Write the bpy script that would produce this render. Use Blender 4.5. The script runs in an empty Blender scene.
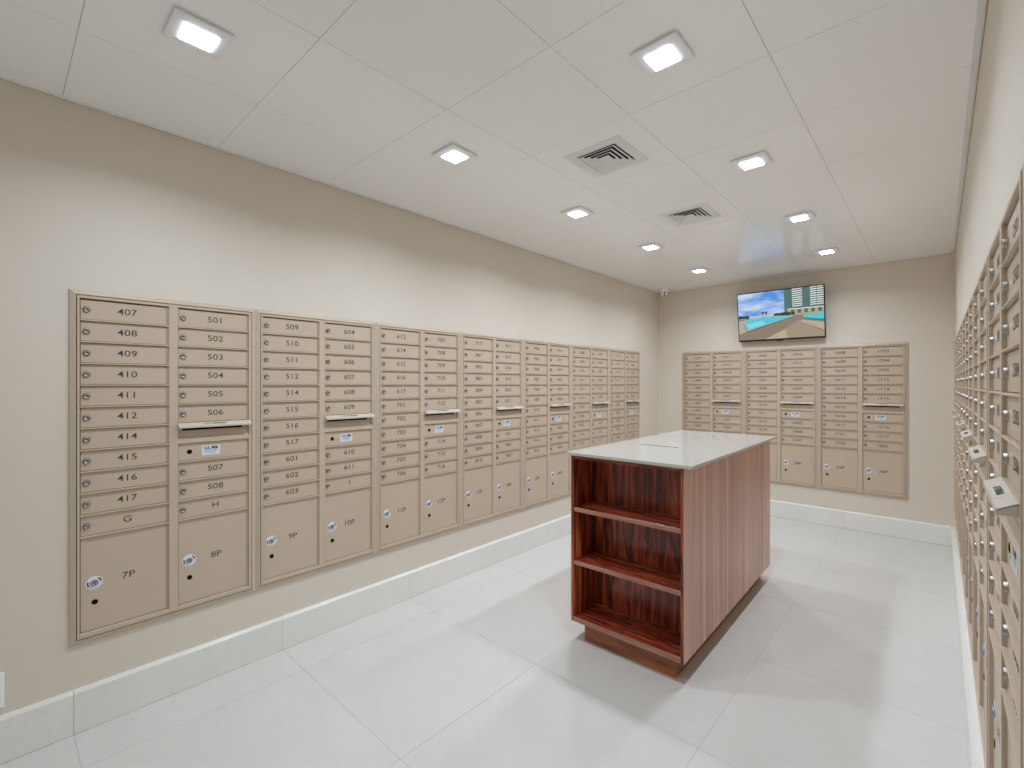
import bpy, math, random
from mathutils import Vector, Matrix

# ------------------------------------------------------------------ camera, world, exposure
C = bpy.context.scene
COL = C.collection
CAMX, CAMZ = 2.9058, 1.5825
cam_data = bpy.data.cameras.new('camera')
cam = bpy.data.objects.new('camera', cam_data)
COL.objects.link(cam)
cam.location = (CAMX, 0.0, CAMZ)
cam.rotation_euler = (math.radians(90), 0, math.radians(42.256))
cam_data.sensor_width = 36.0
cam_data.lens = 36.0 * 468.83 / 1024
cam_data.clip_start = 0.01
C.camera = cam
w = bpy.data.worlds.new('world')
C.world = w
w.use_nodes = True
w.node_tree.nodes['Background'].inputs['Color'].default_value = (0.8, 0.8, 0.8, 1)
w.node_tree.nodes['Background'].inputs['Strength'].default_value = 0.3
C.view_settings.view_transform = 'Standard'
C.view_settings.look = 'None'
C.view_settings.gamma = 1
C.view_settings.use_curve_mapping = False
C.view_settings.exposure = 0.0
LAMP = 25.0          # glow of the lens of a square ceiling light
BEAM = 8.9          # watts of its downward beam
SPREAD = 150         # degrees
LAMP_COL = (0.91, 1.05, 1.23)
C.cycles.max_bounces = 14
C.cycles.diffuse_bounces = 9
C.cycles.glossy_bounces = 4
C.cycles.caustics_reflective = False
C.cycles.caustics_refractive = False
C.cycles.sample_clamp_indirect = 4.0

# ------------------------------------------------------------------ dimensions of the room
XW, YB, YF, ZC = 3.0308, 6.267, -1.30, 2.867
rnd = random.Random(7)

# ------------------------------------------------------------------ materials
MATS = {}
def nt_of(name):
    m = bpy.data.materials.new(name)
    m.use_nodes = True
    return m, m.node_tree, m.node_tree.nodes['Principled BSDF']

def mat(name, col, rough=0.5, metal=0.0, spec=0.5, vary=0.0, vscale=3.0, bump=0.0, bscale=200.0, coat=0.0):
    m, nt, b = nt_of(name)
    N, L = nt.nodes, nt.links
    b.inputs['Roughness'].default_value = rough
    b.inputs['Metallic'].default_value = metal
    b.inputs['Specular IOR Level'].default_value = spec
    b.inputs['Base Color'].default_value = (*col, 1)
    if coat:
        b.inputs['Coat Weight'].default_value = coat
        b.inputs['Coat Roughness'].default_value = 0.12
    tc = N.new('ShaderNodeTexCoord')
    if vary:
        n = N.new('ShaderNodeTexNoise'); n.inputs['Scale'].default_value = vscale
        n.inputs['Detail'].default_value = 4
        L.new(tc.outputs['Object'], n.inputs['Vector'])
        r = N.new('ShaderNodeValToRGB')
        r.color_ramp.elements[0].position = 0.3
        r.color_ramp.elements[1].position = 0.7
        r.color_ramp.elements[0].color = (*[c * (1 - vary) for c in col], 1)
        r.color_ramp.elements[1].color = (*[min(1, c * (1 + vary)) for c in col], 1)
        L.new(n.outputs['Fac'], r.inputs['Fac'])
        L.new(r.outputs['Color'], b.inputs['Base Color'])
    if bump:
        n2 = N.new('ShaderNodeTexNoise'); n2.inputs['Scale'].default_value = bscale
        L.new(tc.outputs['Object'], n2.inputs['Vector'])
        bp = N.new('ShaderNodeBump'); bp.inputs['Strength'].default_value = bump
        bp.inputs['Distance'].default_value = 0.002
        L.new(n2.outputs['Fac'], bp.inputs['Height'])
        L.new(bp.outputs['Normal'], b.inputs['Normal'])
    MATS[name] = m
    return m

def emit(name, col, strength):
    m = bpy.data.materials.new(name); m.use_nodes = True
    nt = m.node_tree
    for n in list(nt.nodes):
        if n.type != 'OUTPUT_MATERIAL': nt.nodes.remove(n)
    e = nt.nodes.new('ShaderNodeEmission')
    e.inputs['Color'].default_value = (*col, 1); e.inputs['Strength'].default_value = strength
    nt.links.new(e.outputs[0], nt.nodes['Material Output'].inputs['Surface'])
    MATS[name] = m
    return m

mat('wall_paint', (0.70, 0.628, 0.535), 0.55, vary=0.015, vscale=1.2, bump=0.05, bscale=350, spec=0.3)
mat('ceiling_tile', (0.95, 0.955, 0.96), 0.16, vary=0.01, vscale=1.0, spec=0.5)
mat('bounce_white', (0.86, 0.86, 0.86), 0.5, vary=0.01)  # made-up white for the unseen front wall, to bounce light to the ceiling
mat('ceiling_gap', (0.52, 0.52, 0.52), 0.8)
mat('trim_white', (0.80, 0.80, 0.79), 0.35, vary=0.01)
mat('box_paint', (0.565, 0.452, 0.338), 0.30, vary=0.012, vscale=5, bump=0.03, bscale=500, spec=0.5)
mat('box_trim', (0.555, 0.46, 0.355), 0.28, vary=0.012, vscale=5, spec=0.5)
mat('box_hood', (0.57, 0.50, 0.41), 0.3, vary=0.01)
mat('box_back', (0.10, 0.085, 0.07), 0.7)
mat('lock_metal', (0.37, 0.34, 0.30), 0.38, metal=1.0)
mat('lock_dark', (0.006, 0.0055, 0.005), 0.8, spec=0.1)
mat('ink', (0.055, 0.047, 0.040), 0.6)
mat('print_black', (0.015, 0.015, 0.017), 0.6)
mat('sticker_white', (0.80, 0.82, 0.84), 0.4)
mat('label_silver', (0.63, 0.58, 0.50), 0.25)
mat('sticker_pale_blue', (0.72, 0.76, 0.80), 0.4)
mat('sticker_print', (0.25, 0.36, 0.48), 0.5)
mat('lock_grey', (0.30, 0.33, 0.37), 0.35, metal=0.4)
mat('counter_stone', (0.465, 0.45, 0.40), 0.07, vary=0.01, vscale=8, spec=0.6)
mat('lamp_frame', (0.84, 0.84, 0.84), 0.3)
mat('vent_white', (0.78, 0.78, 0.78), 0.4)
mat('vent_dark', (0.008, 0.008, 0.008), 0.9)
mat('plastic_white', (0.88, 0.88, 0.88), 0.35)
mat('plastic_black', (0.010, 0.010, 0.011), 0.25)
mat('mount_metal', (0.05, 0.05, 0.05), 0.5, metal=0.5)
mat('lens_black', (0.004, 0.004, 0.004), 0.08)
emit('lamp_glow', LAMP_COL, LAMP)

def marble(name, base, vein, rough, spec=0.5):
    m, nt, b = nt_of(name)
    N, L = nt.nodes, nt.links
    b.inputs['Roughness'].default_value = rough
    b.inputs['Specular IOR Level'].default_value = spec
    tc = N.new('ShaderNodeTexCoord')
    at = N.new('ShaderNodeAttribute'); at.attribute_name = 'tile_shift'
    add = N.new('ShaderNodeVectorMath'); add.operation = 'ADD'
    L.new(tc.outputs['Object'], add.inputs[0]); L.new(at.outputs['Vector'], add.inputs[1])
    big = N.new('ShaderNodeTexNoise'); big.inputs['Scale'].default_value = 1.6
    big.inputs['Detail'].default_value = 6; big.inputs['Distortion'].default_value = 1.2
    L.new(add.outputs[0], big.inputs['Vector'])
    mp = N.new('ShaderNodeMapping'); mp.inputs['Scale'].default_value = (1.0, 2.2, 1.0)
    mp.inputs['Rotation'].default_value = (0, 0, 0.5)
    L.new(add.outputs[0], mp.inputs['Vector'])
    ve = N.new('ShaderNodeTexNoise'); ve.inputs['Scale'].default_value = 2.2
    ve.inputs['Detail'].default_value = 8; ve.inputs['Distortion'].default_value = 2.0
    L.new(mp.outputs[0], ve.inputs['Vector'])
    r1 = N.new('ShaderNodeValToRGB')
    r1.color_ramp.elements[0].position = 0.30; r1.color_ramp.elements[1].position = 0.72
    r1.color_ramp.elements[0].color = (*[c * 0.955 for c in base], 1)
    r1.color_ramp.elements[1].color = (*base, 1)
    L.new(big.outputs['Fac'], r1.inputs['Fac'])
    r2 = N.new('ShaderNodeValToRGB')
    r2.color_ramp.elements[0].position = 0.47; r2.color_ramp.elements[0].color = (0, 0, 0, 1)
    r2.color_ramp.elements[1].position = 0.535; r2.color_ramp.elements[1].color = (0, 0, 0, 1)
    e = r2.color_ramp.elements.new(0.50); e.color = (0.26, 0.26, 0.26, 1)
    L.new(ve.outputs['Fac'], r2.inputs['Fac'])
    mx = N.new('ShaderNodeMix'); mx.data_type = 'RGBA'
    L.new(r2.outputs['Color'], mx.inputs['Factor'])
    L.new(r1.outputs['Color'], mx.inputs['A'])
    mx.inputs['B'].default_value = (*vein, 1)
    L.new(mx.outputs['Result'], b.inputs['Base Color'])
    MATS[name] = m
marble('floor_marble', (0.665, 0.645, 0.595), (0.595, 0.57, 0.52), 0.10, 0.45)
marble('base_marble', (0.82, 0.80, 0.745), (0.73, 0.705, 0.65), 0.18, 0.4)
mat('grout', (0.46, 0.46, 0.44), 0.8)

def wood(name, scale, ramp, rough, fine, rot=(0, 0, 0), fmix=0.7):
    m, nt, b = nt_of(name)
    N, L = nt.nodes, nt.links
    b.inputs['Roughness'].default_value = rough
    b.inputs['Specular IOR Level'].default_value = 0.5
    tc = N.new('ShaderNodeTexCoord')
    mp = N.new('ShaderNodeMapping'); mp.inputs['Scale'].default_value = scale
    mp.inputs['Rotation'].default_value = rot
    L.new(tc.outputs['Object'], mp.inputs['Vector'])
    n1 = N.new('ShaderNodeTexNoise'); n1.inputs['Scale'].default_value = 1.0
    n1.inputs['Detail'].default_value = 5; n1.inputs['Roughness'].default_value = 0.55
    n1.inputs['Distortion'].default_value = 0.25
    L.new(mp.outputs[0], n1.inputs['Vector'])
    r = N.new('ShaderNodeValToRGB')
    els = r.color_ramp.elements
    els[0].position, els[0].color = ramp[0][0], (*ramp[0][1], 1)
    els[1].position, els[1].color = ramp[-1][0], (*ramp[-1][1], 1)
    for pos, c in ramp[1:-1]:
        e = els.new(pos); e.color = (*c, 1)
    L.new(n1.outputs['Fac'], r.inputs['Fac'])
    mp2 = N.new('ShaderNodeMapping'); mp2.inputs['Scale'].default_value = tuple(s * fine for s in scale)
    L.new(tc.outputs['Object'], mp2.inputs['Vector'])
    n2 = N.new('ShaderNodeTexNoise'); n2.inputs['Scale'].default_value = 1.0; n2.inputs['Detail'].default_value = 3
    L.new(mp2.outputs[0], n2.inputs['Vector'])
    r2 = N.new('ShaderNodeValToRGB')
    r2.color_ramp.elements[0].position = 0.35; r2.color_ramp.elements[0].color = (0.62, 0.58, 0.56, 1)
    r2.color_ramp.elements[1].position = 0.62; r2.color_ramp.elements[1].color = (1.12, 1.1, 1.08, 1)
    L.new(n2.outputs['Fac'], r2.inputs['Fac'])
    mx = N.new('ShaderNodeMix'); mx.data_type = 'RGBA'; mx.blend_type = 'MULTIPLY'
    mx.inputs['Factor'].default_value = fmix
    L.new(r.outputs['Color'], mx.inputs['A']); L.new(r2.outputs['Color'], mx.inputs['B'])
    L.new(mx.outputs['Result'], b.inputs['Base Color'])
    MATS[name] = m
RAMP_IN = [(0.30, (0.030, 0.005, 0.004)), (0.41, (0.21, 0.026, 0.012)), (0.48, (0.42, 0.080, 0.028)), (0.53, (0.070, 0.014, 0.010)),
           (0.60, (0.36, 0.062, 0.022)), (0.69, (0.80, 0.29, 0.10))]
RAMP_SIDE_SHEEN = [(0.28, (0.36, 0.175, 0.13)), (0.42, (0.64, 0.36, 0.28)), (0.50, (0.43, 0.225, 0.175)),
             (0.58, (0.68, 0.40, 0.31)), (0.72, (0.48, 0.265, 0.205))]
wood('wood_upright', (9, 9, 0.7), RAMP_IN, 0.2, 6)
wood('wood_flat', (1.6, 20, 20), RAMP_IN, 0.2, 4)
wood('wood_side_sheen', (6.5, 6.5, 0.16), RAMP_SIDE_SHEEN, 0.28, 7, fmix=0.35)  # same wood made paler, its grazing sheen put into the colour
RAMP_EDGE_LIT = [(0.3, (0.30, 0.13, 0.09)), (0.5, (0.42, 0.21, 0.15)), (0.7, (0.52, 0.27, 0.19))]
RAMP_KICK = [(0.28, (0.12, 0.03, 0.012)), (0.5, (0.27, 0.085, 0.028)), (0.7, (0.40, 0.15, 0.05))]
wood('wood_edge_lit', (2.0, 14, 14), RAMP_EDGE_LIT, 0.3, 3, fmix=0.4)  # edge wood lightened, light on the front edges put into the colour
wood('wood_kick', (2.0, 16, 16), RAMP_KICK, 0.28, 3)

# ------------------------------------------------------------------ mesh builder
class MB:
    def __init__(s):
        s.v, s.f, s.m, s.slots, s.sm = [], [], [], [], []
    def slot(s, name):
        if name not in s.slots: s.slots.append(name)
        return s.slots.index(name)
    def face(s, idx, mi, smooth=False):
        s.f.append(idx); s.m.append(mi); s.sm.append(smooth)
    def add(s, pts):
        b = len(s.v); s.v += [tuple(p) for p in pts]; return b
    def box(s, x0, x1, y0, y1, z0, z1, m):
        k = s.slot(m)
        b = s.add([(x0, y0, z0), (x1, y0, z0), (x1, y1, z0), (x0, y1, z0), (x0, y0, z1), (x1, y0, z1), (x1, y1, z1), (x0, y1, z1)])
        for q in ((3, 2, 1, 0), (4, 5, 6, 7), (0, 1, 5, 4), (1, 2, 6, 5), (2, 3, 7, 6), (3, 0, 4, 7)):
            s.face([b + i for i in q], k)
    def bbox(s, x0, x1, y0, y1, z0, z1, m, c=0.002):
        """box with chamfered edges"""
        k = s.slot(m)
        X, Y, Z = (x0, x1), (y0, y1), (z0, z1)
        sg = (1, -1)
        V = {}
        for i in (0, 1):
            for j in (0, 1):
                for l in (0, 1):
                    px, py, pz = X[i], Y[j], Z[l]
                    cx, cy, cz = px + sg[i] * c, py + sg[j] * c, pz + sg[l] * c
                    V[i, j, l, 0] = s.add([(px, cy, cz)])
                    V[i, j, l, 1] = s.add([(cx, py, cz)])
                    V[i, j, l, 2] = s.add([(cx, cy, pz)])
        def q(a, flip):
            s.face(a[::-1] if flip else a, k)
        for i in (0, 1):
            q([V[i, 0, 0, 0], V[i, 0, 1, 0], V[i, 1, 1, 0], V[i, 1, 0, 0]], i == 1)
            q([V[0, i, 0, 1], V[1, i, 0, 1], V[1, i, 1, 1], V[0, i, 1, 1]], i == 1)
            q([V[0, 0, i, 2], V[0, 1, i, 2], V[1, 1, i, 2], V[1, 0, i, 2]], i == 1)
        for i in (0, 1):
            for j in (0, 1):
                fl = (i + j) % 2 == 1
                q([V[i, j, 0, 0], V[i, j, 0, 1], V[i, j, 1, 1], V[i, j, 1, 0]], fl)
                q([V[i, 0, j, 0], V[i, 1, j, 0], V[i, 1, j, 2], V[i, 0, j, 2]], fl)
                q([V[0, i, j, 1], V[0, i, j, 2], V[1, i, j, 2], V[1, i, j, 1]], fl)
                for l in (0, 1):
                    q([V[i, j, l, 0], V[i, j, l, 2], V[i, j, l, 1]], (i + j + l) % 2 == 1)
    def rects(s, x0, x1, z0, z1, prof, m, cap=True, M=None, capm=None):
        """mitred frame in the X-Z plane facing -Y: prof = [(inset, protrusion)]"""
        k = s.slot(m)
        loops = []
        for ins, pr in prof:
            pts = [(x0 + ins, -pr, z0 + ins), (x1 - ins, -pr, z0 + ins), (x1 - ins, -pr, z1 - ins), (x0 + ins, -pr, z1 - ins)]
            if M is not None: pts = [M @ Vector(q) for q in pts]
            loops.append(s.add(pts))
        for a, b in zip(loops, loops[1:]):
            for i in range(4):
                j = (i + 1) % 4
                s.face([a + i, a + j, b + j, b + i], k)
        if cap:
            b = loops[-1]
            s.face([b, b + 1, b + 2, b + 3], s.slot(capm) if capm else k)
    def lathe(s, c, prof, m, n=16, ax='y', cap=True, M=None):
        """prof = [(radius, height)] turned about an axis; ax 'y': height goes to -Y, 'z': height goes to +Z"""
        k = s.slot(m)
        loops = []
        for r, h in prof:
            pts = []
            for i in range(n):
                a = 2 * math.pi * i / n
                if ax == 'y': q = (c[0] + r * math.cos(a), c[1] - h, c[2] + r * math.sin(a))
                else: q = (c[0] + r * math.cos(a), c[1] + r * math.sin(a), c[2] + h)
                pts.append(M @ Vector(q) if M is not None else q)
            loops.append(s.add(pts))
        for a, b in zip(loops, loops[1:]):
            for i in range(n):
                j = (i + 1) % n
                s.face([a + i, a + j, b + j, b + i], k, True)
        if cap:
            s.face([loops[-1] + i for i in range(n)], k)
    def poly(s, pts, m):
        b = s.add(pts); s.face([b + i for i in range(len(pts))], s.slot(m))
    def prism(s, sec, x0, x1, m):
        """section sec [(y, z)] run from x0 to x1"""
        k = s.slot(m); n = len(sec)
        a = s.add([(x0, y, z) for y, z in sec]); b = s.add([(x1, y, z) for y, z in sec])
        for i in range(n):
            j = (i + 1) % n
            s.face([a + i, a + j, b + j, b + i], k)
        s.face([a + i for i in range(n)][::-1], k); s.face([b + i for i in range(n)], k)
    def mesh(s, name):
        me = bpy.data.meshes.new(name)
        me.from_pydata(s.v, [], s.f)
        for sl in s.slots: me.materials.append(MATS[sl])
        me.polygons.foreach_set('material_index', s.m)
        me.polygons.foreach_set('use_smooth', s.sm)
        me.update()
        return me

def link(name, data, parent=None, loc=(0, 0, 0)):
    o = bpy.data.objects.new(name, data)
    COL.objects.link(o)
    o.location = loc
    if parent is not None: o.parent = parent
    return o
def tag(o, label=None, cat=None, group=None, kind=None):
    if label: o['label'] = label
    if cat: o['category'] = cat
    if group: o['group'] = group
    if kind: o['kind'] = kind
    return o
def thing(name, label, cat, loc=(0, 0, 0), rz=0.0, group=None):
    o = link(name, None, None, loc); o.rotation_euler = (0, 0, rz)
    o.empty_display_size = 0.1
    return tag(o, label, cat, group)
def struct(name, mb, label=None):
    return tag(link(name, mb.mesh(name)), label, None, None, 'structure')
def copy_tree(root):
    c = root.copy(); COL.objects.link(c)
    for ch in list(root.children):
        d = ch.copy(); COL.objects.link(d); d.parent = c
        for g in list(ch.children):
            e = g.copy(); COL.objects.link(e); e.parent = d
    return c

# ------------------------------------------------------------------ lettering: one flat outline per character
GLYPH = {}
def load_glyphs(chars):
    cu = bpy.data.curves.new('glyph', 'FONT')
    o = bpy.data.objects.new('glyph', cu)
    cu.size = 1.0; cu.resolution_u = 3; cu.offset = 0.004
    for ch in chars:
        cu.body = ch + 'H'
        COL.objects.link(o)
        dg = bpy.context.evaluated_depsgraph_get(); dg.update()
        me = o.evaluated_get(dg).to_mesh()
        full = max(v.co.x for v in me.vertices)
        o.evaluated_get(dg).to_mesh_clear()
        cu.body = ch
        dg.update()
        me = o.evaluated_get(dg).to_mesh()
        vs = [(v.co.x, v.co.y) for v in me.vertices]
        fs = [list(q.vertices) for q in me.polygons]
        o.evaluated_get(dg).to_mesh_clear()
        COL.objects.unlink(o)
        GLYPH[ch] = (vs, fs, full)
    hw = max(v[0] for v in GLYPH['H'][0])
    for ch in chars:
        vs, fs, full = GLYPH[ch]
        GLYPH[ch] = (vs, fs, full - hw)       # advance width
    bpy.data.objects.remove(o); bpy.data.curves.remove(cu)
load_glyphs('0123456789GHIPUSMALOTING.')
CAPH = max(v[1] for v in GLYPH['H'][0])

def lettering(mb, text, cx, cz, h, y, m, squeeze=1.0, M=None):
    sc = h / CAPH
    even = text.isdigit()
    if even: wid = 0.51 * len(text)
    else: wid = sum(GLYPH[c][2] if c != ' ' else 0.3 for c in text)
    x = -wid / 2
    if not even:                                   # centre by the ink, not by the advances
        X, lo, hi = 0.0, 1e9, -1e9
        for ch in text:
            if ch == ' ':
                X += 0.3; continue
            lo = min(lo, X + min(v[0] for v in GLYPH[ch][0])); hi = max(hi, X + max(v[0] for v in GLYPH[ch][0]))
            X += GLYPH[ch][2]
        x = -(lo + hi) / 2
    k = mb.slot(m)
    for ch in text:
        if ch == ' ':
            x += 0.3; continue
        vs, fs, adv = GLYPH[ch]
        if even: adv = 0.51; dx = (0.51 - min(v[0] for v in vs) - max(v[0] for v in vs)) / 2
        else: dx = 0.0
        pts = [(cx + (x + dx + vx) * sc * squeeze, y, cz + vy * sc - h / 2) for vx, vy in vs]
        if M is not None: pts = [M @ Vector(q) for q in pts]
        b = mb.add(pts)
        for f in fs: mb.face([b + i for i in f], k)
        x += adv

# ------------------------------------------------------------------ room shell
def tiles(name, xs, ys, z, gap, mtile, mgap, up, holes=(), depth=0.002):
    mb = MB()
    kt = mb.slot(mtile); kg = mb.slot(mgap)
    g = gap / 2
    shifts = []
    def quad(x0, x1, y0, y1, zz, k):
        b = mb.add([(x0, y0, zz), (x1, y0, zz), (x1, y1, zz), (x0, y1, zz)])
        mb.face([b, b + 1, b + 2, b + 3] if up else [b + 3, b + 2, b + 1, b], k)
    def side(p, q, k, sh):
        zz = z - depth if up else z + depth
        b = mb.add([(p[0], p[1], z), (q[0], q[1], z), (q[0], q[1], zz), (p[0], p[1], zz)])
        mb.face([b, b + 1, b + 2, b + 3], k); shifts.extend([sh] * 4)
    for i in range(len(xs) - 1):
        for j in range(len(ys) - 1):
            x0, x1, y0, y1 = xs[i] + g, xs[i + 1] - g, ys[j] + g, ys[j + 1] - g
            sh = (rnd.uniform(0, 20), rnd.uniform(0, 20), rnd.uniform(0, 20))
            hole = [h for h in holes if x0 < (h[0] + h[1]) / 2 < x1 and y0 < (h[2] + h[3]) / 2 < y1]
            if hole:
                a0, a1, b0, b1 = hole[0]
                for q in ((x0, x1, y0, b0), (x0, x1, b1, y1), (x0, a0, b0, b1), (a1, x1, b0, b1)):
                    quad(*q, z, kt); shifts += [sh] * 4
            else:
                quad(x0, x1, y0, y1, z, kt); shifts += [sh] * 4
            for p, q in (((x0, y0), (x1, y0)), ((x1, y0), (x1, y1)), ((x1, y1), (x0, y1)), ((x0, y1), (x0, y0))):
                side(p, q, kt, sh)
    zz = z - depth if up else z + depth
    X0, X1, Y0, Y1 = xs[0], xs[-1], ys[0], ys[-1]
    # backing with the same holes
    cuts = sorted(holes, key=lambda h: h[2])
    y = Y0
    for a0, a1, b0, b1 in cuts:
        quad(X0, X1, y, b0, zz, kg); shifts += [(0, 0, 0)] * 4
        quad(X0, a0, b0, b1, zz, kg); shifts += [(0, 0, 0)] * 4
        quad(a1, X1, b0, b1, zz, kg); shifts += [(0, 0, 0)] * 4
        y = b1
    quad(X0, X1, y, Y1, zz, kg); shifts += [(0, 0, 0)] * 4
    o = struct(name, mb)
    at = o.data.attributes.new('tile_shift', 'FLOAT_VECTOR', 'POINT')
    at.data.foreach_set('vector', [c for s_ in shifts for c in s_])
    return o

fx = [0.0, 0.302, 1.227, 2.136, XW]
fy = [YF, -0.672, 0.236, 1.147, 2.052, 2.962, 3.87, 4.78, 5.69, YB]
tiles('floor', fx, fy, 0.0, 0.0028, 'floor_marble', 'grout', True, depth=0.0006)
VENT = [(1.51, 2.335), (1.508, 3.555)]
VO = 0.122
cx_ = [0.0, 0.6, 1.206, 1.815, 2.42, XW]
cy_ = [YF] + [0.2 + 0.6095 * k for k in range(-2, 10)] + [YB]
tiles('ceiling', cx_, cy_, ZC, 0.0022, 'ceiling_tile', 'ceiling_gap', False,
      holes=[(a - VO, a + VO, b - VO, b + VO) for a, b in VENT], depth=0.004)

def wall(name, x0, x1, y0, y1, m='wall_paint'):
    mb = MB(); mb.box(x0, x1, y0, y1, -0.05, ZC + 0.06, m); return struct(name, mb)
wall('wall_left', -0.12, 0.0, YF - 0.12, YB + 0.12)
RN = 1.2225                       # near edge of the bank of mailboxes let into the right wall
RF = RN + 6 * 0.7855
POCKET = 0.0045
RDROP = 0.017
mb = MB()
mb.box(XW + POCKET + 0.001, XW + 0.14, YF - 0.12, YB + 0.12, -0.05, ZC + 0.06, 'wall_paint')
for a, b, c, d in ((YF - 0.12, RN - 0.0005, -0.05, ZC + 0.06), (RF + 0.0005, YB + 0.12, -0.05, ZC + 0.06), (RN - 0.0005, RF + 0.0005, -0.05, 0.3930 - RDROP), (RN - 0.0005, RF + 0.0005, 2.0140 - RDROP, ZC + 0.06)):
    mb.box(XW, XW + POCKET + 0.001, a, b, c, d, 'wall_paint')
struct('wall_right', mb)
wall('wall_back', 0.0, XW, YB, YB + 0.12)
wall('wall_front', 0.0, XW, YF - 0.12, YF, 'bounce_white')
mb = MB(); mb.box(-0.1, XW + 0.1, YF - 0.1, YB + 0.1, ZC + 0.12, ZC + 0.16, 'ceiling_gap')
struct('trim_slab', mb).name = 'ceiling_slab'

# marble baseboards with an eased top edge and open joints
BH, BT = 0.194, 0.024
def baseboard(name, axis, a0, a1, wallpos, sgn, joints, t=BT):
    mb = MB(); shifts = []
    cuts = [a0] + [j for j in joints if a0 < j < a1] + [a1]
    for u0, u1 in zip(cuts, cuts[1:]):
        u0 += 0.0007; u1 -= 0.0007
        sec = [(0, 0.0020), (t, 0.0020), (t, BH - 0.012), (t - 0.009, BH), (0, BH)]
        n0 = len(mb.v)
        mb.prism(sec, u0, u1, 'base_marble')
        sh = (rnd.uniform(0, 9), rnd.uniform(0, 9), rnd.uniform(0, 9))
        for i in range(n0, len(mb.v)):
            u, d, z = mb.v[i]
            mb.v[i] = (wallpos + sgn * d, u, z) if axis == 'y' else (u, wallpos + sgn * d, z)
            shifts.append(sh)
    o = struct(name, mb)
    at = o.data.attributes.new('tile_shift', 'FLOAT_VECTOR', 'POINT')
    at.data.foreach_set('vector', [c for s_ in shifts for c in s_])
baseboard('baseboard_left', 'y', YF, YB, 0.0, 1, fy[1:-1])
baseboard('baseboard_right', 'y', YF, YB, XW, -1, fy[1:-1], 0.032)
baseboard('baseboard_back', 'x', BT, XW - 0.032, YB, -1, fx[1:-1])
baseboard('baseboard_front', 'x', BT, XW - 0.032, YF, 1, fx[1:-1])

# white metal angle round the edge of the ceiling, a dark slit against the wall
def edge_trim(name, axis, a0, a1, wallpos, sgn, width, slit):
    mb = MB()
    d0, d1 = slit, slit + width
    lo, hi = sorted((wallpos + sgn * d0, wallpos + sgn * d1))
    if axis == 'y': mb.bbox(lo, hi, a0, a1, ZC - 0.007, ZC + 0.003, 'trim_white', 0.001)
    else: mb.bbox(a0, a1, lo, hi, ZC - 0.007, ZC + 0.003, 'trim_white', 0.001)
    struct(name, mb)
edge_trim('trim_1', 'y', YF, YB - 0.002, 0.0, 1, 0.016, 0.003)
edge_trim('trim_2', 'y', YF, YB - 0.002, XW, -1, 0.022, 0.005)
edge_trim('trim_3', 'x', 0.022, XW - 0.03, YB, -1, 0.012, 0.003)

# ------------------------------------------------------------------ mailbox units
UW, UH = 0.7825, 1.620           # one double-column unit: width, height
UZ0 = 0.3935                     # its lower edge above the floor
OPEN = [(0.0355, 0.3700), (0.4080, 0.7425)]
ZT = 1.975 - UZ0                 # top of the openings, unit coordinates
PIT = 0.0996                     # spacing of the doors
ZP = ZT - 11 * PIT               # top of the parcel lockers
ZB = 0.0485                      # bottom of the parcel lockers
FP = 0.0190                      # face of the cabinet in front of the wall
RAIL = 0.0062

def build_frame_mesh():
    mb = MB()
    mb.rects(0.0006, UW - 0.0006, 0, UH, [(0, 0.0), (0, 0.006), (0.003, 0.009), (0.019, 0.0165), (0.0222, 0.0165), (0.0222, 0.009), (0.0238, 0.009), (0.0238, 0.002)], 'box_trim', cap=False)
    k = 0.0262
    def bar(x0, x1, z0, z1, p=FP):
        mb.bbox(x0, x1, -p, -0.0022, z0, z1, 'box_paint', 0.0012)
    kz = 0.0310
    bar(k, OPEN[0][0], k, UH - k); bar(OPEN[0][1], OPEN[1][0], k, UH - k); bar(OPEN[1][1], UW - k, k, UH - k)
    for a, b in OPEN:
        bar(a, b, ZT, UH - k); bar(a, b, k, ZB)
        bar(b - 0.0065, b, ZB, ZT, FP - 0.0075)          # hinge strip beside the doors
    a, b = OPEN[0]
    for i in range(1, 12): bar(a, b, ZT - i * PIT - RAIL / 2, ZT - i * PIT + RAIL / 2)
    a, b = OPEN[1]
    for i in range(1, 12):
        bar(a, b, ZT - i * PIT - RAIL / 2, ZT - i * PIT + RAIL / 2)
    mb.box(0.004, UW - 0.004, -0.0022, -0.0004, 0.004, UH - 0.004, 'box_back')
    return mb.mesh('cabinet_frame')
FRAME = build_frame_mesh()
DW = OPEN[0][1] - OPEN[0][0] - 0.0105      # door width
DP = 0.0092                                # door face
DH = PIT - RAIL - 0.0036
def panel_mesh(name, h, extra=None):
    mb = MB()
    mb.rects(0, DW, 0, h, [(0, 0.003), (0, DP - 0.0012), (0.0012, DP)], 'box_paint')
    if extra: extra(mb)
    return mb.mesh(name)
DOOR = panel_mesh('door', DH)
PH = ZP - RAIL / 2 - ZB - 0.004
HOLE = (0.0495, 0.296 * PH)
def parcel_extra(mb):
    for dx in (-0.018, 0.018):
        for dz in (0.028, 0.046):
            for s in (1, -1):
                if dz > 0.04 : continue
                mb.lathe((HOLE[0] + dx, -DP, HOLE[1] + s * dz), [(0.0032, 0), (0.0026, 0.0012), (0.001, 0.0016)], 'box_paint', 8)
PARCEL = panel_mesh('parcel_door', PH, parcel_extra)

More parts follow.
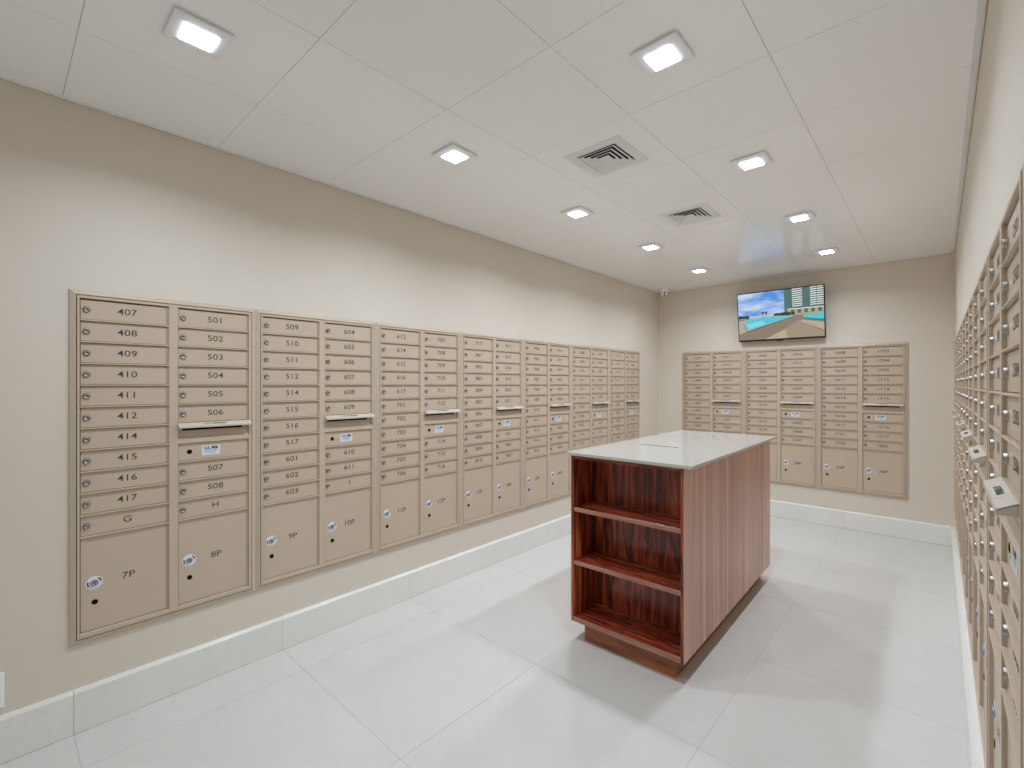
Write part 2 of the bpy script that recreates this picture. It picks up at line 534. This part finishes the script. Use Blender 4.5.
def lock_mesh():
    mb = MB()
    mb.lathe((0, 0, 0), [(0.0138, 0), (0.0138, 0.0025), (0.0120, 0.0042), (0.0118, 0.0078), (0.0104, 0.0092), (0.0076, 0.0092), (0.0072, 0.0080), (0.0001, 0.0080)], 'lock_metal', 20)
    mb.box(-0.0009, 0.0009, -0.0086, -0.0079, -0.0045, 0.0045, 'lock_dark')
    return mb.mesh('lock')
LOCK = lock_mesh()
def ring_mesh():
    mb = MB()
    mb.lathe((0, 0, 0), [(0.0305, 0.0), (0.0305, 0.0005)], 'sticker_white', 36)
    # two curved arrows printed round the ring
    for a0, a1, d in ((2.75, 3.55, 1), (0.35, 1.02, -1)):
        n = 6; R0, R1 = 0.0210, 0.0265
        for i in range(n):
            t0, t1 = a0 + (a1 - a0) * i / n, a0 + (a1 - a0) * (i + 1) / n
            mb.poly([(R0 * math.cos(t0), -0.0008, R0 * math.sin(t0)), (R1 * math.cos(t0), -0.0008, R1 * math.sin(t0)), (R1 * math.cos(t1), -0.0008, R1 * math.sin(t1)), (R0 * math.cos(t1), -0.0008, R0 * math.sin(t1))][::-1], 'ink')
        t = a1 if d > 0 else a0; e = 0.28 * d
        mb.poly([(0.0185 * math.cos(t), -0.0008, 0.0185 * math.sin(t)), (0.029 * math.cos(t), -0.0008, 0.029 * math.sin(t)), (0.0238 * math.cos(t + e), -0.0008, 0.0238 * math.sin(t + e))], 'ink')
    # fine print round the lower rim
    for i in range(17):
        t = 3.95 + i * 0.135
        if 0.2 < 0: break
        mb.poly([(r * math.cos(t + da), -0.0008, r * math.sin(t + da)) for r, da in ((0.0255, 0), (0.0280, 0), (0.0280, 0.07), (0.0255, 0.07))], 'lock_grey')
    return mb.mesh('ring_sticker')
RING = ring_mesh()
def plug_mesh():
    mb = MB()
    mb.lathe((0, 0, 0), [(0.0150, 0), (0.0150, 0.003), (0.0132, 0.0052), (0.0105, 0.0052), (0.0098, 0.0040), (0.0001, 0.0040)], 'lock_grey', 24)
    mb.box(-0.001, 0.001, -0.0048, -0.0039, -0.006, 0.006, 'lock_dark')
    return mb.mesh('locker_lock')
PLUG = plug_mesh()
def hole_mesh():
    mb = MB()
    mb.lathe((0, 0, 0), [(0.0122, 0), (0.0118, 0.0012), (0.0100, 0.0016), (0.0098, 0.0004), (0.0001, 0.0004)], 'lock_dark', 20)
    return mb.mesh('key_hole')
KEYHOLE = hole_mesh()

def slot_mesh():
    """recessed throat under the outgoing mail hood with a sloping sill"""
    mb = MB()
    h = PIT - RAIL
    mb.box(0, DW + 0.010, -0.0052, -0.003, 0.0, h, 'box_paint')
    mb.prism([(-0.0052, 0.0), (-FP + 0.001, 0.0), (-FP + 0.001, 0.016), (-0.0075, 0.028), (-0.0052, 0.028)], 0, DW + 0.010, 'box_paint')
    return mb.mesh('mail_slot')
SLOT = slot_mesh()
def hood_mesh():
    mb = MB()
    w = OPEN[1][1] - OPEN[1][0] + 0.006
    h = PIT - RAIL
    zt = h + 0.006
    # sloping top, turned down lip, open underneath
    sec = [(-0.0195, zt), (-0.0480, zt - 0.0145), (-0.0495, zt - 0.0172), (-0.0495, zt - 0.0255), (-0.0480, zt - 0.0255), (-0.0470, zt - 0.0175), (-0.0195, zt - 0.0035)]
    mb.prism(sec, -0.003, w - 0.003, 'box_hood')
    for x in (-0.003, w - 0.0045):
        mb.prism([(-0.0195, zt - 0.001), (-0.0485, zt - 0.0150), (-0.0485, zt - 0.0255), (-0.0195, zt - 0.0255)], x, x + 0.0015, 'box_hood')
    return mb.mesh('hood')
HOOD = hood_mesh()
def throat_mesh():
    mb = MB()
    h = PIT - RAIL
    mb.box(0.020, DW - 0.020, -0.0062, -0.0051, h - 0.034, h - 0.008, 'lock_dark')
    return mb.mesh('slot_opening')
THROAT = throat_mesh()
def slope_matrix():
    h = PIT - RAIL; zt = h + 0.006
    a = math.atan2(0.0145, 0.0285)
    # local X-Z text plane laid on the sloping top: up the slope is text-up
    ux = Vector((1, 0, 0)); uz = Vector((0, math.cos(a), math.sin(a))); n = Vector((0, -math.sin(a), math.cos(a)))
    M = Matrix(((ux.x, -n.x, uz.x, 0), (ux.y, -n.y, uz.y, 0), (ux.z, -n.z, uz.z, 0), (0, 0, 0, 1)))
    M.translation = Vector((DW / 2, -0.03375, zt - 0.00725))
    return M
def hood_text_mesh():
    mb = MB(); M = slope_matrix()
    mb.rects(-0.075, 0.075, -0.0105, 0.0105, [(0, 0), (0, 0.0005)], 'label_silver', M=M)
    for k in (-1, 0, 1): lettering(mb, 'OUTGOING MAIL', k * 0.0005, 0, 0.0130, -0.0009 - 0.0001 * k, 'print_black', 1.0, M=M)
    return mb.mesh('outgoing_label')
HOODTEXT = hood_text_mesh()
def mail_label_mesh():
    mb = MB()
    mb.rects(-0.042, 0.042, -0.026, 0.026, [(0, 0), (0, 0.0005)], 'sticker_pale_blue')
    for k in (-1, 0, 1): lettering(mb, 'U.S. MAIL', k * 0.0006, 0.0140, 0.0150, -0.0009 - 0.0001 * k, 'print_black', 0.84)
    for i, (a, b) in enumerate(((-0.030, 0.031), (-0.034, 0.028), (-0.026, 0.033), (-0.032, 0.022), (-0.020, 0.018))):
        z = 0.0035 - i * 0.0052
        x = a
        q = random.Random(i)
        while x < b:
            l = q.uniform(0.004, 0.010)
            mb.poly([(x, -0.0008, z), (min(x + l, b), -0.0008, z), (min(x + l, b), -0.0008, z + 0.0026), (x, -0.0008, z + 0.0026)], 'sticker_print')
            x += l + 0.002
    return mb.mesh('mail_label')
MAILLABEL = mail_label_mesh()
def carrier_extra(mb):
    for x, z in ((0.018, 0.026), (0.018, 0.068), (0.076, 0.030), (0.076, 0.066), (DW - 0.02, 0.030), (DW - 0.02, 0.062)):
        mb.lathe((x, -DP, z), [(0.0034, 0), (0.0028, 0.0013), (0.001, 0.0017)], 'box_paint', 8)
CARRIER = panel_mesh('carrier_panel', DH, carrier_extra)

def number_mesh(text, h):
    mb = MB(); lettering(mb, text, 0, 0, h, -0.0004, 'ink', 1.2); return mb.mesh('number')

def unit(col1, col2, p1, p2, loc, rz, label, group):
    t = thing('mailbox_unit', label, 'mailbox unit', loc, rz, group)
    link('cabinet_frame', FRAME, t)
    def door(text, x, row):
        d = link('door', DOOR, t, (x + 0.003, 0, ZT - (row + 1) * PIT + RAIL / 2 + 0.0018))
        link('lock', LOCK, d, (0.0205, -DP + 0.0003, DH / 2))
        link('number_lettering', number_mesh(text, 0.0290), d, (DW * 0.518, -DP, DH / 2 + 0.003))
    def parcel(text, x):
        d = link('parcel_door', PARCEL, t, (x + 0.003, 0, ZB + 0.002))
        link('ring_sticker', RING, d, (0.048, -DP + 0.0001, PH * 0.503))
        link('locker_lock', PLUG, d, (0.048, -DP - 0.0004, PH * 0.503))
        link('key_hole', KEYHOLE, d, (HOLE[0], -DP + 0.0003, HOLE[1]))
        link('number_lettering', number_mesh(text, 0.0300), d, (DW * 0.532, -DP, PH * 0.51))
    for i, n in enumerate(col1): door(n, OPEN[0][0], i)
    parcel(p1, OPEN[0][0])
    x = OPEN[1][0]
    rows = [0, 1, 2, 3, 4, 5, 8, 9, 10]
    for r, n in zip(rows, col2): door(n, x, r)
    ms = link('mail_slot', SLOT, t, (x + 0.0005, 0, ZT - 7 * PIT + RAIL / 2))
    link('hood', HOOD, ms); link('slot_opening', THROAT, ms); link('outgoing_label', HOODTEXT, ms)
    cp = link('carrier_panel', CARRIER, t, (x + 0.003, 0, ZT - 8 * PIT + RAIL / 2 + 0.0018))
    link('key_hole', KEYHOLE, cp, (0.049, -DP + 0.0003, DH / 2))
    link('mail_label', MAILLABEL, cp, (0.147, -DP + 0.0001, DH / 2 + 0.001))
    parcel(p2, x)
    return t

# door numbers run on from unit to unit, no thirteenth box, no thirteenth floor
def run(first_floor, last_floor):
    for f in range(first_floor, last_floor + 1):
        if f == 13: continue
        for n in list(range(1, 13)) + [14, 15, 16, 17]:
            yield f'{f}{n:02d}'
seq = run(4, 30)
while next(seq) != '406': pass
def take(n): return [next(seq) for _ in range(n)]
parcel_no = 7
units = []
K = 0.9935
for u in range(7):
    if u == 0:
        c1 = take(10) + ['G']; c2 = take(8) + ['H']
    elif u == 1:
        c1 = take(11); c2 = take(8) + ['I']
    else:
        c1 = take(11); c2 = take(9)
    units.append((c1, c2, f'{parcel_no}P', f'{parcel_no + 1}P')); parcel_no += 2
UPITCH = 0.7855 * K
for u, (c1, c2, p1, p2) in enumerate(units):
    unit(c1, c2, p1, p2, (0.0, 0.2210 * K + 0.001 + u * UPITCH, UZ0), math.pi / 2,
         f'beige mailbox unit on long left wall, doors {c1[0]} to {c2[-2] if u < 2 else c2[-1]}, lockers {p1} and {p2}', 'mailbox units along the left wall')
for u in range(3):
    c1 = take(11); c2 = take(9)
    if u == 2:
        c2 = ['1703', '1704', '1705', '1712', '1714', '1715', '1716', '1717', '1801']
        while next(seq) != '1801': pass
    p1, p2 = f'{parcel_no}P', f'{parcel_no + 1}P'; parcel_no += 2
    where = ('partly behind the island', 'under the television', 'nearest the right wall')[u]
    unit(c1, c2, p1, p2, (0.338 + u * 0.7810, YB, UZ0), 0.0,
         f'beige mailbox unit on back wall {where}, doors {c1[0]} to {c2[-1]}', 'mailbox units on the back wall')
ords = ['farthest from the camera', 'second from the back corner', 'third from the back corner', 'third from the camera', 'second from the camera', 'nearest the camera']
for u in range(6):
    c1 = take(11); c2 = take(9)
    p1, p2 = f'{parcel_no}P', f'{parcel_no + 1}P'; parcel_no += 2
    unit(c1, c2, p1, p2, (XW + POCKET, RN + (6 - u) * 0.7855 - 0.0015, UZ0 - RDROP), -math.pi / 2,
         f'beige mailbox unit on right wall seen edge-on, {ords[u]}', 'mailbox units along the right wall')

# ------------------------------------------------------------------ wooden island with a stone top
IX0, IX1, IY0, IY1 = 1.208, 1.915, 2.4015, 4.200
isl = thing('sorting_island', 'glossy rosewood island with open shelves and pale stone top in mid floor', 'island', (1.575, 3.30, 0), math.radians(0.9))
ox, oy = 1.575, 3.30
def ipart(name, m, x0, x1, y0, y1, z0, z1, c=0.0015):
    mb = MB(); mb.bbox(x0 - ox, x1 - ox, y0 - oy, y1 - oy, z0, z1, m, c)
    return link(name, mb.mesh(name), isl)
T = 0.020
ZB0, ZB1 = 0.120, 1.1435
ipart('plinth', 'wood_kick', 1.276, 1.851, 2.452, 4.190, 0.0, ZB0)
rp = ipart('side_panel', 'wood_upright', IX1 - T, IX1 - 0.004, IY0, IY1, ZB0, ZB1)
def band(name, m, par, x0, x1, y0, y1, z0, z1, c=0.001):
    o = ipart(name, m, x0, x1, y0, y1, z0, z1, c); o.parent = par; return o
band('sheen_face', 'wood_side_sheen', rp, IX1 - 0.004, IX1, IY0, IY1, ZB0, ZB1)  # thin added layer that carries the painted sheen of the outer face
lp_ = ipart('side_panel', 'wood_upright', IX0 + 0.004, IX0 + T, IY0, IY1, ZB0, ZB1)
band('sheen_face', 'wood_side_sheen', lp_, IX0, IX0 + 0.004, IY0, IY1, ZB0, ZB1)
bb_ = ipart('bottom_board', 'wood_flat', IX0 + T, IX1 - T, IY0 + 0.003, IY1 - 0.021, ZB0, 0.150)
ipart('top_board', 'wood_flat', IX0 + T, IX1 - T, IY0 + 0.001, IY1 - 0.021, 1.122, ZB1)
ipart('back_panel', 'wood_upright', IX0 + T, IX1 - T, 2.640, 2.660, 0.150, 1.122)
ipart('end_panel', 'wood_side_sheen', IX0 + T, IX1 - T, IY1 - 0.020, IY1, ZB0, ZB1)
band('lit_edge_band', 'wood_edge_lit', bb_, IX0 + T, IX1 - T, IY0 + 0.001, IY0 + 0.003, ZB0, 0.150, 0.0005)
for a, b in ((0.797, 0.822), (0.470, 0.496)):
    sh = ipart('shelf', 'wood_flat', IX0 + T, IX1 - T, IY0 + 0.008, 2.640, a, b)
    band('lit_edge_band', 'wood_edge_lit', sh, IX0 + T, IX1 - T, IY0 + 0.006, IY0 + 0.008, a, b, 0.0005)
# countertop with the paper slot let into it
def counter():
    mb = MB()
    x0, x1, y0, y1 = 1.184, 1.966, 2.382, 4.208
    z0, z1 = ZB1, 1.1635
    sx0, sx1, sy0, sy1 = 1.372, 1.638, 3.004, 3.032
    c = 0.0025
    k = mb.slot('counter_stone')
    def ring(a, b):
        for i in range(4):
            j = (i + 1) % 4
            mb.face([a + i, a + j, b + j, b + i], k)
    def lp(X0, X1, Y0, Y1, z):
        return mb.add([(X0 - ox, Y0 - oy, z), (X1 - ox, Y0 - oy, z), (X1 - ox, Y1 - oy, z), (X0 - ox, Y1 - oy, z)])
    A = lp(x0 + c, x1 - c, y0 + c, y1 - c, z0); B = lp(x0, x1, y0, y1, z0 + c); D = lp(x0, x1, y0, y1, z1 - c)
    E = lp(x0 + c, x1 - c, y0 + c, y1 - c, z1); F = lp(sx0, sx1, sy0, sy1, z1); G = lp(sx0, sx1, sy0, sy1, z0)
    for a, b in ((A, B), (B, D), (D, E), (E, F), (F, G), (G, A)): ring(a, b)
    return mb.mesh('countertop')
ct = link('countertop', counter(), isl)
mb = MB(); mb.box(1.370 - ox, 1.640 - ox, 3.002 - oy, 3.034 - oy, ZB1 + 0.0004, ZB1 + 0.0025, 'lock_dark')
link('paper_slot', mb.mesh('paper_slot'), ct)

# ------------------------------------------------------------------ ceiling lights
def make_lamp():
    t = thing('ceiling_light', 'lit square ceiling light', 'ceiling light', (0, 0, ZC), 0, 'square ceiling lights')
    M = Matrix.Rotation(math.radians(90), 4, 'X')       # faces down: -Y -> -Z
    M = Matrix(((1, 0, 0, 0), (0, 0, 1, 0), (0, 1, 0, 0), (0, 0, 0, 1)))
    mb = MB()
    a, d = 0.092, 0.051
    # slim plate hung just off the tile, its lens standing a little proud
    mb.rects(-a + 0.008, a - 0.008, -a + 0.008, a - 0.008, [(0, 0), (0, 0.007)], 'lamp_frame', cap=False, M=M)
    mb.rects(-a, a, -a, a, [(0.008, 0.007), (0, 0.007), (0, 0.0115), (0.0015, 0.013), (a - d, 0.0165)], 'lamp_frame', cap=False, M=M)
    for f in mb.f: f.reverse()
    f = link('lamp_frame', mb.mesh('lamp_frame'), t)
    mb = MB()
    mb.rects(-d, d, -d, d, [(0, 0.0163), (0, 0.0190), (0.001, 0.0200)], 'lamp_glow', cap=True, M=M)
    for q in mb.f: q.reverse()
    link('diffuser', mb.mesh('diffuser'), t)
    la = bpy.data.lights.new('beam', 'AREA')
    la.shape = 'SQUARE'; la.size = 2 * d - 0.004
    la.energy = BEAM; la.color = LAMP_COL; la.spread = math.radians(SPREAD)
    link('beam', la, t, (0, 0, -0.0210))
    return t
ORD = ['nearest the camera', 'second from the camera', 'third from the camera', 'fourth from the camera', 'fifth from the camera']
lampA = [(0.903, 0.499), (0.907, 1.723), (0.911, 2.918), (0.927, 4.098), (0.921, 5.312)]
lampB = [(2.113, 1.745), (2.111, 2.927), (2.121, 4.14), (2.112, 5.376)]
proto = make_lamp()
spots = [(q, f'lit square ceiling light in row along left wall, {ORD[i]}') for i, q in enumerate(lampA)]
spots += [(q, f'lit square ceiling light in row between vents and right wall, {ORD[i]}') for i, q in enumerate(lampB)]
for i, (q, lab) in enumerate(spots):
    o = proto if i == 0 else copy_tree(proto)
    o.location = (q[0], q[1], ZC)
    o['label'] = lab
    if i >= len(lampA):                                # same lamps, beam turned down to darken the right side
        for ch in o.children:
            if ch.type == 'LIGHT':
                if i == len(lampA): DIM = ch.data.copy(); DIM.energy = BEAM * 0.80
                ch.data = DIM

# ------------------------------------------------------------------ air vents
def make_vent(x, y, label):
    t = thing('air_vent', label, 'air vent', (x, y, ZC), 0, 'square ceiling air vents')
    M = Matrix(((1, 0, 0, 0), (0, 0, 1, 0), (0, 1, 0, 0), (0, 0, 0, 1)))
    def done(mb, name):
        for f in mb.f: f.reverse()
        link(name, mb.mesh(name), t)
    a = 0.176; s = 0.119
    mb = MB()
    mb.rects(-a, a, -a, a, [(0, 0), (0, 0.002), (0.002, 0.0035), (a - s - 0.003, 0.0035), (a - s, 0.002), (a - s, -0.050)], 'vent_white', cap=False, M=M)
    done(mb, 'face_plate')
    mb = MB()
    mb.rects(-s + 0.001, s - 0.001, -s + 0.001, s - 0.001, [(0, -0.006), (0, -0.055)], 'vent_dark', cap=True, M=M)
    done(mb, 'duct')
    for i in range(4):
        o_ = s - 0.0078 - i * 0.0262
        mb = MB()
        # sloping blade ring: low outer rim, high inner rim
        mb.rects(-o_, o_, -o_, o_, [(0, 0.0035), (0, 0.0062), (0.0172, -0.0008), (0.0172, -0.0038), (0, 0.0035)], 'vent_white', cap=False, M=M)
        if i == 3:
            q = o_ - 0.0165
            mb.rects(-q, q, -q, q, [(0, -0.0008)], 'vent_white', cap=True, M=M)
        done(mb, 'blade_ring')
make_vent(*VENT[0], 'square white ceiling air vent with concentric slats, larger and nearer')
make_vent(*VENT[1], 'square white ceiling air vent with concentric slats, farther one toward television')

# ------------------------------------------------------------------ television
def emit_ramp_sky():
    m = bpy.data.materials.new('picture_sky'); m.use_nodes = True
    nt = m.node_tree; N, L = nt.nodes, nt.links
    for n in list(N):
        if n.type != 'OUTPUT_MATERIAL': N.remove(n)
    tc = N.new('ShaderNodeTexCoord')
    mp = N.new('ShaderNodeMapping'); mp.inputs['Scale'].default_value = (2.6, 2.6, 7.0); mp.inputs['Rotation'].default_value = (0, 0.25, 0)
    L.new(tc.outputs['Object'], mp.inputs['Vector'])
    n = N.new('ShaderNodeTexNoise'); n.inputs['Scale'].default_value = 1.2; n.inputs['Detail'].default_value = 5
    L.new(mp.outputs[0], n.inputs['Vector'])
    r = N.new('ShaderNodeValToRGB')
    r.color_ramp.elements[0].position = 0.40; r.color_ramp.elements[0].color = (0.10, 0.31, 0.78, 1)
    r.color_ramp.elements[1].position = 0.62; r.color_ramp.elements[1].color = (0.62, 0.72, 0.88, 1)
    L.new(n.outputs['Fac'], r.inputs['Fac'])
    e = N.new('ShaderNodeEmission'); e.inputs['Strength'].default_value = 0.95
    L.new(r.outputs['Color'], e.inputs['Color'])
    L.new(e.outputs[0], N['Material Output'].inputs['Surface'])
    MATS['picture_sky'] = m
emit_ramp_sky()
for nm, c in (('picture_pool', (0.10, 0.60, 0.72)), ('picture_pool_light', (0.24, 0.72, 0.80)), ('picture_deck', (0.29, 0.225, 0.17)), ('picture_sand', (0.50, 0.42, 0.32)),
              ('picture_tan', (0.38, 0.30, 0.22)), ('picture_tree', (0.04, 0.07, 0.04)), ('picture_white', (0.80, 0.84, 0.82)), ('picture_shade', (0.10, 0.16, 0.14)),
              ('picture_glass', (0.10, 0.19, 0.18)), ('picture_low', (0.42, 0.40, 0.28)), ('picture_haze', (0.50, 0.62, 0.72)), ('picture_edge', (0.16, 0.11, 0.08))):
    emit(nm, c, 0.95)
TVW, TVH = 0.905, 0.588
tv = thing('television', 'flat black wall television showing a pool and hotel tower', 'television', (1.5335, YB, 2.10))
tilt = math.atan2(0.090, 0.58)
def tvM():
    # panel coordinates: X across, Z up the panel, -Y out of the screen; top leans into the room
    M = Matrix.Rotation(tilt, 4, 'X')
    M.translation = Vector((0, -0.066, 0.0))
    return M
TM = tvM()
def tvlink(mb, name, parent):
    mb.v = [tuple(TM @ Vector(v)) for v in mb.v]
    return link(name, mb.mesh(name), parent)
mb = MB()
mb.bbox(-TVW / 2, TVW / 2, -0.012, 0.016, 0, TVH, 'plastic_black', 0.003)
mb.bbox(-TVW / 2 + 0.10, TVW / 2 - 0.10, 0.015, 0.036, 0.06, TVH - 0.10, 'plastic_black', 0.006)
mb.bbox(-0.035, 0.035, -0.013, 0.004, -0.008, 0.004, 'plastic_black', 0.002)
body = tvlink(mb, 'housing', tv)
sx0, sx1, sz0, sz1 = -TVW / 2 + 0.010, TVW / 2 - 0.010, 0.020, TVH - 0.011
mb = MB()
layer = [0.0124]
def pic(pts, m):
    layer[0] += 0.00004
    mb.poly([(sx0 + (sx1 - sx0) * u, -layer[0], sz0 + (sz1 - sz0) * v) for u, v in pts], m)
def R(u0, u1, v0, v1): return [(u0, v0), (u1, v0), (u1, v1), (u0, v1)]
pic(R(0, 1, 0, 1), 'picture_deck')
pic(R(0, 1, 0.46, 1), 'picture_sky')
pic([(0, .46), (.62, .46), (.62, .52), (.3, .51), (0, .49)], 'picture_haze')
# tower
pic([(.565, .50), (.665, .50), (.665, 1), (.565, 1)], 'picture_glass')
pic(R(.645, 1, .60, 1), 'picture_shade')
for i in range(9):
    v = .635 + i * .043
    for a, b in ((.655, .77), (.855, .925), (.93, 1.0)):
        pic([(a, v), (b, v + (.006)), (b, min(1, v + .026)), (a, min(1, v + .020))], 'picture_white')
pic(R(.775, .85, .60, 1), 'picture_glass')
pic(R(.60, 1, .46, .60), 'picture_low')
for i in range(5):
    u = .64 + i * .075; pic(R(u, u + .038, .50, .575), 'picture_shade')
pic(R(.60, 1, .585, .60), 'picture_white')
# trees on the skyline
q = random.Random(3)
for u, s in ((.03, .05), (.07, .04), (.11, .045), (.46, .04), (.49, .05), (.53, .045), (.57, .06), (.61, .05), (.66, .04)):
    n = 9; cz = .50
    pic([(u + s * .7 * math.cos(2 * math.pi * k / n) * q.uniform(.7, 1.1), cz + s * .9 * math.sin(2 * math.pi * k / n) * q.uniform(.7, 1.1)) for k in range(n)], 'picture_tree')
for u in (.305, .345):
    pic(R(u, u + .006, .45, .56), 'picture_tree')
    pic([(u + .003 + .026 * math.cos(2 * math.pi * k / 10) * (1 if k % 2 else .45), .565 + .034 * math.sin(2 * math.pi * k / 10) * (1 if k % 2 else .45)) for k in range(10)], 'picture_tree')
# pool, its rim and the paving
pic([(0, .44), (1, .46), (1, 0), (0, 0)], 'picture_deck')
pic([(0, .42), (.10, .44), (.13, .20), (0, .13)], 'picture_sand')
pic([(.045, .43), (.26, .475), (.48, .48), (.70, .45), (.10, .165)], 'picture_edge')
pic([(.045, .43), (.26, .475), (.48, .48), (.69, .455), (.105, .19)], 'picture_sand')
pic([(.06, .415), (.26, .455), (.46, .465), (.665, .44), (.12, .22)], 'picture_pool')
pic([(.10, .34), (.30, .40), (.34, .33), (.13, .24)], 'picture_pool_light')
pic([(.20, .40), (.21, .40), (.245, .29), (.235, .29)], 'picture_haze')
pic([(.33, 0), (.56, .19), (.595, 0)], 'picture_sand')
pic([(.56, .19), (.72, .36), (.76, .33), (1, .08), (1, 0), (.60, 0)], 'picture_tan')
pic([(.76, .36), (1, .28), (1, .12), (.74, .33)], 'picture_sand')
pic([(.77, .45), (1, .47), (1, .33), (.90, .36), (.78, .40)], 'picture_pool')
pic([(.77, .40), (1, .34), (1, .30), (.78, .375)], 'picture_glass')
sc = tvlink(mb, 'screen', tv)
mb = MB()
mb.bbox(-0.12, 0.12, -0.014, -0.0006, 0.14, 0.44, 'mount_metal', 0.002)
mb.bbox(-0.035, 0.035, -0.062, -0.012, 0.25, 0.33, 'mount_metal', 0.003)
link('mount_bracket', mb.mesh('mount_bracket'), tv)

# ------------------------------------------------------------------ security camera in the corner
sc_ = thing('security_camera', 'small white dome security camera hanging in far left ceiling corner', 'security camera', (0.165, 6.085, ZC), math.radians(28))
mb = MB()
mb.lathe((0, 0, 0), [(0.054, 0.0), (0.056, -0.006), (0.054, -0.030), (0.050, -0.034), (0.044, -0.035)], 'plastic_white', 28, 'z')
link('base', mb.mesh('base'), sc_)
mb = MB()
prof = [(0.044 * math.cos(t), -0.034 - 0.050 * math.sin(t) - 0.018 * min(1, 2 * math.sin(t))) for t in [i * math.pi / 2 / 9 for i in range(9)]] + [(0.0005, -0.102)]
mb.lathe((0, 0, 0), prof, 'plastic_white', 28, 'z')
eye = link('eyeball', mb.mesh('eyeball'), sc_)
for dz, r in ((-0.056, 0.0120), (-0.086, 0.0135)):
    mb = MB()
    yy = 0.0425 if dz > -0.07 else 0.031
    mb.lathe((0, -yy + 0.006, dz), [(r, 0.0), (r, 0.007), (r * 0.8, 0.010), (0.0005, 0.011)], 'lens_black', 18, 'y')
    link('lens', mb.mesh('lens'), eye)

# ------------------------------------------------------------------ wall outlet at the left edge of the view
out = thing('wall_outlet', 'white wall outlet plate above baseboard at near end of left wall', 'outlet', (0.0, -0.052, 0.2265), math.pi / 2)
mb = MB(); mb.rects(-0.075, 0.075, 0, 0.146, [(0, 0.0), (0, 0.003), (0.003, 0.0065)], 'plastic_white')
link('cover_plate', mb.mesh('cover_plate'), out)
for x in (-0.036, 0.036):
    mb = MB(); mb.rects(x - 0.017, x + 0.017, 0.038, 0.108, [(0, 0.006), (0, 0.0075), (0.001, 0.0083)], 'plastic_white')
    s_ = link('socket', mb.mesh('socket'), out)
    mb = MB()
    for z in (0.055, 0.090):
        for dx in (-0.006, 0.006): mb.box(x + dx - 0.001, x + dx + 0.001, -0.0087, -0.0080, z - 0.004, z + 0.004, 'lock_dark')
    link('slots', mb.mesh('slots'), s_)
# nail left in the left wall above the mailboxes
